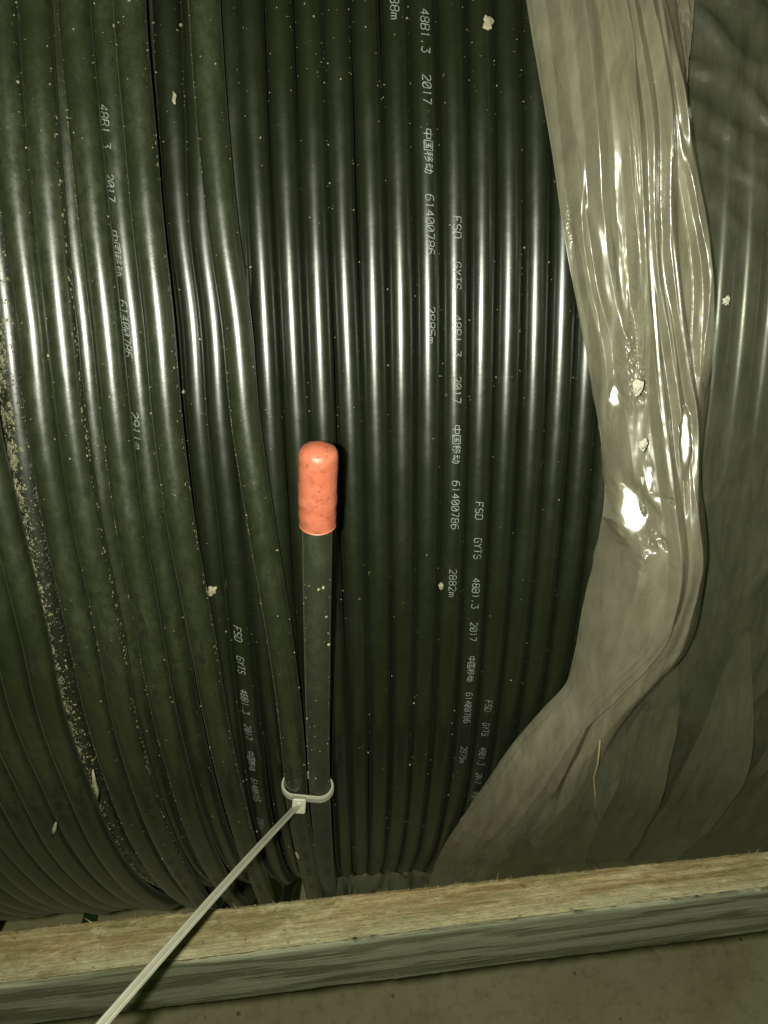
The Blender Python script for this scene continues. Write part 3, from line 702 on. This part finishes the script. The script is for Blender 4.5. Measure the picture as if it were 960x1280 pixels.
for i in range(NQ):
    q = rad(-26) + (rad(52)+rad(26))*i/(NQ-1); a_, b_ = XLf(q), XRf(q)
    jag = .0006*mn.noise((q*60, 1, 5))
    for j in range(NU):
        u = j/(NU-1); x = a_+(b_-a_)*u + jag*(1 if j in (0, NU-1) else .5)
        V.append(W(x, q, R + film_h(x, q, u)))
obj('bunched_edge', V, grid_faces(NQ, NU), M['film'], film)
# back layer of the bunch, wider and lying lower
V = []; NU2 = 60
for i in range(200):
    q = rad(-26) + (rad(52)+rad(26))*i/199; a_, b_ = XLf(q)+.001, XRf(q)-.002
    for j in range(NU2):
        u = j/(NU2-1); x = a_+(b_-a_)*u; V.append(W(x, q, R + .0028 + .006*u + .002*mn.noise((x*120, q*10, 11))*min(1, 8*u*(1-u)) ))
obj('back_layer', V, grid_faces(200, NU2), M['film'], film)
# folded flaps lying on the bunch
def flap(left, right, lift, curl, mat='film_fold', parent=film, name='fold', nq=300, nu=48, hb=None, tuck=(0, 1)):
    fl_, fr_ = edge(left, .022), edge(right, .022)
    q0_ = max(ph(*left[0], .022), ph(*right[0], .022)); q1_ = min(ph(*left[-1], .022), ph(*right[-1], .022)); V = []
    for i in range(nq):
        q = q0_+(q1_-q0_)*i/(nq-1); a_, b_ = fl_(q), fr_(q); A, B = XLf(q), XRf(q); s = i/(nq-1)
        for j in range(nu):
            u = j/(nu-1); x = max(a_+(b_-a_)*u + .0005*mn.noise((q*40, 2, left[0][0]*.1)), A+.0006 if hb is None else -9); ug = (x-A)/(B-A)
            base_ = film_h(x, q, min(1, max(0, ug))) if hb is None else hb(x, q)
            tk = (1-sm(s/.28))*tuck[0] + (1-sm((1-s)/.22))*tuck[1]
            h = base_ + (lift + .0)*(1-tk) - .006*tk + (1-tk)*curl*(u**2.2)*sin(pi*min(1, s*1.0)*.9+.15) + .0004*mn.noise((x*260, q*22, left[0][0]))
            if hb is not None: tk = 1-sm(s/.5); h = (1-tk)*(base_+lift+curl*u**2.2+.0004*mn.noise((x*260, q*22, left[0][0]))) + tk*(sheet_h(x, q)-.004)
            V.append(W(x, q, R+h))
    return obj(name, V, grid_faces(nq, nu), M[mat], parent)
flap([(735, -40), (752, 130), (768, 260), (790, 420), (812, 540), (826, 640)], [(772, -40), (782, 110), (795, 230), (806, 350), (826, 500), (830, 640)], .0012, .004)
flap([(800, -40), (818, 100), (835, 220), (862, 340), (868, 440), (862, 560)], [(812, -40), (836, 60), (858, 160), (886, 320), (893, 430), (880, 580)], .0010, .005)
flap([(690, 60), (705, 200), (722, 320), (742, 450), (756, 560)], [(700, 60), (728, 200), (748, 330), (762, 450), (772, 600)], .0010, .0028)
flap([(770, 590), (778, 680), (758, 770), (722, 850), (668, 925), (610, 1010), (572, 1070)], [(824, 600), (828, 700), (808, 790), (770, 855), (722, 925), (668, 1010), (625, 1070)], .0022, .0025, tuck=(1, 0))
flap([(832, 600), (838, 700), (826, 780), (790, 850), (742, 920), (700, 990), (662, 1060)], [(872, 600), (878, 700), (864, 790), (826, 850), (776, 915), (735, 985), (700, 1060)], .0008, .0006, tuck=(1, 0))
flap([(712, 850), (672, 905), (632, 965), (586, 1040), (560, 1085)], [(716, 850), (700, 905), (660, 965), (618, 1040), (590, 1090)], .0020, .0016, tuck=(1, 0))

# grey sheet still wrapped over the cable on the right
sheet = thing('film_wrap', 'dull grey translucent plastic film wrapped over the cable right of the bunch', 'plastic film', tuple(W(.16, rad(45), R)))
V = []; nq, nu = 300, 150
xs0, xs1 = at(690, 500)[0], .30
def sheet_h(x, q):
    n1 = mn.noise((x*30, q*7, 20)); n2 = mn.noise((x*85+q*16, q*16, 21)); n3 = mn.noise((x*210 + q*40, q*60, 22)); n4 = mn.noise((x*45-q*30, q*24, 23))
    low = sm((q-rad(8))/rad(16)); top = sm((rad(2)-q)/rad(10))
    ridg = (1-abs(n2))**6
    h = .0035 + .0012*n1 + .0003*n3 + .0018*(1-abs(mn.noise((x*34, q*5, 31))))**8 + low*(.008 + .004*mn.noise((x*22-q*14, q*5, 23)) ) + top*(.004*(1-abs(n4))**3 + .002*n2)
    return h + .026*sm((q-rad(37))/rad(15))
for i in range(nq):
    q = rad(-27)+(rad(60)+rad(27))*i/(nq-1)
    left = XLf(q) + .5*(XRf(q)-XLf(q))
    for j in range(nu):
        x = left + (xs1-left)*j/(nu-1); V.append(W(x, q, R + sheet_h(x, q)))
obj('wrapped_sheet', V, grid_faces(nq, nu), M['sheet'], sheet)
def hb_sheet(x, q): return .012 + .5*sheet_h(x, q)
def pleat(left, right, lift, curl): return flap(left, right, lift, curl, 'sheet', sheet, 'pleat', 150, 34, hb_sheet, tuck=(1, 0))
pleat([(868, 850), (790, 940), (740, 1020), (715, 1085)], [(870, 850), (858, 910), (838, 955), (806, 1020), (772, 1076)], .002, .006)
pleat([(958, 820), (880, 930), (825, 1010), (790, 1080)], [(962, 820), (955, 880), (926, 960), (872, 1028), (805, 1080)], .004, .007)
pleat([(1040, 860), (960, 950), (890, 1020), (850, 1072)], [(1050, 860), (1030, 965), (985, 1012), (930, 1070)], .003, .006)
pleat([(798, 905), (735, 985), (680, 1050), (655, 1085)], [(800, 905), (790, 950), (752, 1010), (724, 1088)], .001, .006)
V = []
for i in range(40):
    for j in range(50):
        x0_ = at(395, 1050)[0] + (at(600, 1050)[0]-at(395, 1050)[0])*j/49; p = W(x0_, rad(47), R+.002); s_ = i/39
        V.append(p + np.array((.008*mn.noise((j*.11, s_*2, 60)), -.012*s_*mn.noise((j*.13, 1, 61)) - .02*s_ + .008*mn.noise((j*.3, s_*4, 62)), -.10*s_)))
obj('loose_tail', V, grid_faces(40, 50), M['sheet_fold'], sheet)
# a torn stiff scrap of dirty film at the top of the bunch
V = []
for i in range(40):
    for j in range(24):
        u_, v_ = 806 + j/23*(66 - 10*(i/39)), -30 + i/39*145*(1 - .25*abs(sin(j*.9))) ; u_ += 22*i/39*(1-j/23)
        x, q = at(u_, v_, .012); V.append(W(x, q, R + .0115 + .0016*mn.noise((x*300, q*60, 40)) + .001*mn.noise((x*700, q*300, 41))))
obj('torn_scrap', V, grid_faces(40, 24), M['film'], sheet)

# ------------------------------------------------------------------ small dirt, and film highlights painted as white flakes
def clod(u, v_, h, size, label, name='mud_or_glint', seed=0, flat=.55, mat='mud', cat='mud clod', stretch=1.0):
    x, q = at(u, v_, h); bm = bmesh.new(); bmesh.ops.create_icosphere(bm, subdivisions=3, radius=1)
    c0 = W(x, q, R+h); er_ = W(x, q, R+h+1)-c0; et_ = np.cross(er_, (1., 0, 0)); et_ = et_ if et_[2] < 0 else -et_
    V = []
    for vv in bm.verts:
        n_ = .8 + .6*mn.noise((vv.co.x*1.3+seed*7, vv.co.y*1.3, vv.co.z*1.3)) + .3*mn.noise((vv.co.x*3+seed*5, vv.co.y*3, vv.co.z*3))
        V.append(c0 + size*n_*(vv.co.x*np.array((1., 0, 0)) + stretch*vv.co.y*et_ + flat*vv.co.z*er_))
    bm.verts.index_update(); Fc = [[a.index for a in f.verts] for f in bm.faces]; bm.free()
    return tag(obj(name, V, Fc, M[mat], None, smooth=True), label, cat, 'bits of pale dried mud')
clod(610, 28, -.0003, .0024, 'large pale mud splash on the cable left of the film at the top edge', seed=1, flat=.25, stretch=1.5)
clod(563, 87, -.0012, .0007, 'small cream grain between the printed cables near the top', seed=2)
clod(265, 738, -.0005, .0022, 'pale mud clod stuck in the dark gap left of the lettering below the middle', seed=3, flat=.5, stretch=1.2)
clod(552, 733, -.0012, .0014, 'pale yellowish clod beside the lettering 2882m', seed=4, stretch=1.5)
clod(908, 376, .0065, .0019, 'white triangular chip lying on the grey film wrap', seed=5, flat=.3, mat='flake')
clod(804, 556, .0265, .0019, 'white highlight of the bunched film painted as a thick flake, lower of two', seed=6, flat=.2, stretch=1.3, mat='flake')  # blown flash glint on the film, set in white colour
clod(797, 484, .0265, .0021, 'white highlight of the bunched film painted as a crumpled flake, upper of two', seed=7, flat=.18, stretch=1.8, mat='flake')  # another film glint given as a white shape, no dirt here
clod(404, 735, .0465, .0007, 'cream fleck on the capped cable end, right of a close pair', seed=8)
clod(398, 737, .0465, .0006, 'cream fleck on the capped cable end, left of a close pair', seed=9)
clod(411, 806, .0385, .0007, 'cream fleck low on the capped cable end at its right edge', seed=10)
clod(426, 557+70, .0, .0004, 'tiny pale grain in the shadow beside the red cap', seed=11)
def sliver(pts, wd, label, h, name='wood_splinter', mat='straw', cat='splinter'):
    P = [at(u, v_, h) for u, v_ in pts]; W3 = [W(p[0], p[1], R+h + .0006*((i % 2))) for i, p in enumerate(P)]; n = len(W3)
    return tag(sweep(name, W3, [wd*max(.15, sin(pi*(i+.4)/n)) for i in range(n)], M[mat], None, 6), label, cat)
sliver([(116, 962), (118, 975), (121, 988), (122, 1000)], .0011, 'pale leaf-like splinter lying on a dusty cable at lower left', .0125, mat='mud')
sliver([(70, 1028), (68, 1036), (66, 1045)], .0011, 'short pale splinter on the outer dusty cable at the far lower left', .0125, mat='mud')
sliver([(376, 1075), (373, 1071), (370, 1066)], .0009, 'white chip lying on the tied cables under the zip tie', .0135, mat='mud')
sliver([(216, 113), (219, 120), (217, 126), (219, 131)], .0008, 'tiny white curl stuck on a cable near the top left', .004, mat='mud')
th_ = [(750, 925), (747, 950), (744, 975), (744, 1000), (742, 1022)]
P = [at(u, v_, .021) for u, v_ in th_]
tag(sweep('frayed_thread', [W(p[0]+.0004*sin(5*i), p[1], R+.021+.002*sin(2*i)) for i, p in enumerate(P)], [.0004, .0005, .0006, .0005, .0003], M['straw'], None, 6), 'frayed straw-coloured thread hanging down from the bunched film', 'thread')
# fine grit strewn over the cables
V, Fc = [], []
octa = np.array([(1, 0, 0), (-1, 0, 0), (0, 1, 0), (0, -1, 0), (0, 0, 1), (0, 0, -1)], float); of = [(0, 2, 4), (2, 1, 4), (1, 3, 4), (3, 0, 4), (2, 0, 5), (1, 2, 5), (3, 1, 5), (0, 3, 5)]
pool = [lower[k] for k in range(-7, 10)] + [lower[k] for k in ('K', 'H', 'G', 'E', 'C')]*2 + [upper[k] for k in 'ABDFI']*2 + [jt]
cent = [tuple(RNG.uniform((-.12, -.35), (.1, .6))) for _ in range(26)]
for i in range(1900):
    tn = pool[RNG.integers(len(pool))]
    q = RNG.uniform(rad(-22), rad(42))
    if i % 2: q = RNG.normal(cent[i % 26][1], .03); q = min(max(q, rad(-24)), rad(46))
    if tn is jt: q = RNG.uniform(qc+.02, qt)
    th = RNG.uniform(-1.25, 1.25) if RNG.random() < .5 else RNG.choice((-1, 1))*RNG.uniform(.9, 1.35)
    s = min(.0006, .00009 + RNG.exponential(.00010)); r = tn['r']+s*.4
    p = W(tn['X'](q)+r*sin(th), q, tn['C'](q)-tn['r']+r*cos(th)); b_ = len(V)
    rot = np.array(mathutils.Euler(RNG.uniform(0, 6, 3)).to_matrix())
    for o_ in octa: V.append(p + rot@(o_*s*RNG.uniform(.6, 1.5, 3)))
    Fc += [tuple(b_+k for k in f) for f in of]
o = obj('dirt_grit', V, Fc, M['crumb'], None, smooth=False); o['kind'] = 'stuff'; o['label'] = 'fine pale grit strewn over the cables'

# ------------------------------------------------------------------ green strap on the floor beyond
def floor_at(u, v_):
    d_ = Wv(FW + (u-480)/F*RT + (v_-640)/F*DN); t = -(CW[2]-.004)/d_[2]; return CW + t*d_
ln = [floor_at(u, v_) for u, v_ in ((122, 1095), (117, 1130), (112, 1150), (106, 1185))]
V = []
for i, p in enumerate(ln):
    for dx, z in ((-.0095, .004), (.0095, .004), (.0095, .001), (-.0095, .001)): V.append((p[0]+dx, p[1], z+.002*(i % 2)))
tag(obj('plastic_strap', V, grid_faces(4, 4, True) + [(0, 1, 2, 3), (12, 13, 14, 15)], M['strap'], None, smooth=False), 'green plastic strap on the floor seen under the cables', 'strap')
for o in bpy.data.objects:
    if 'base' in o: del o['base']
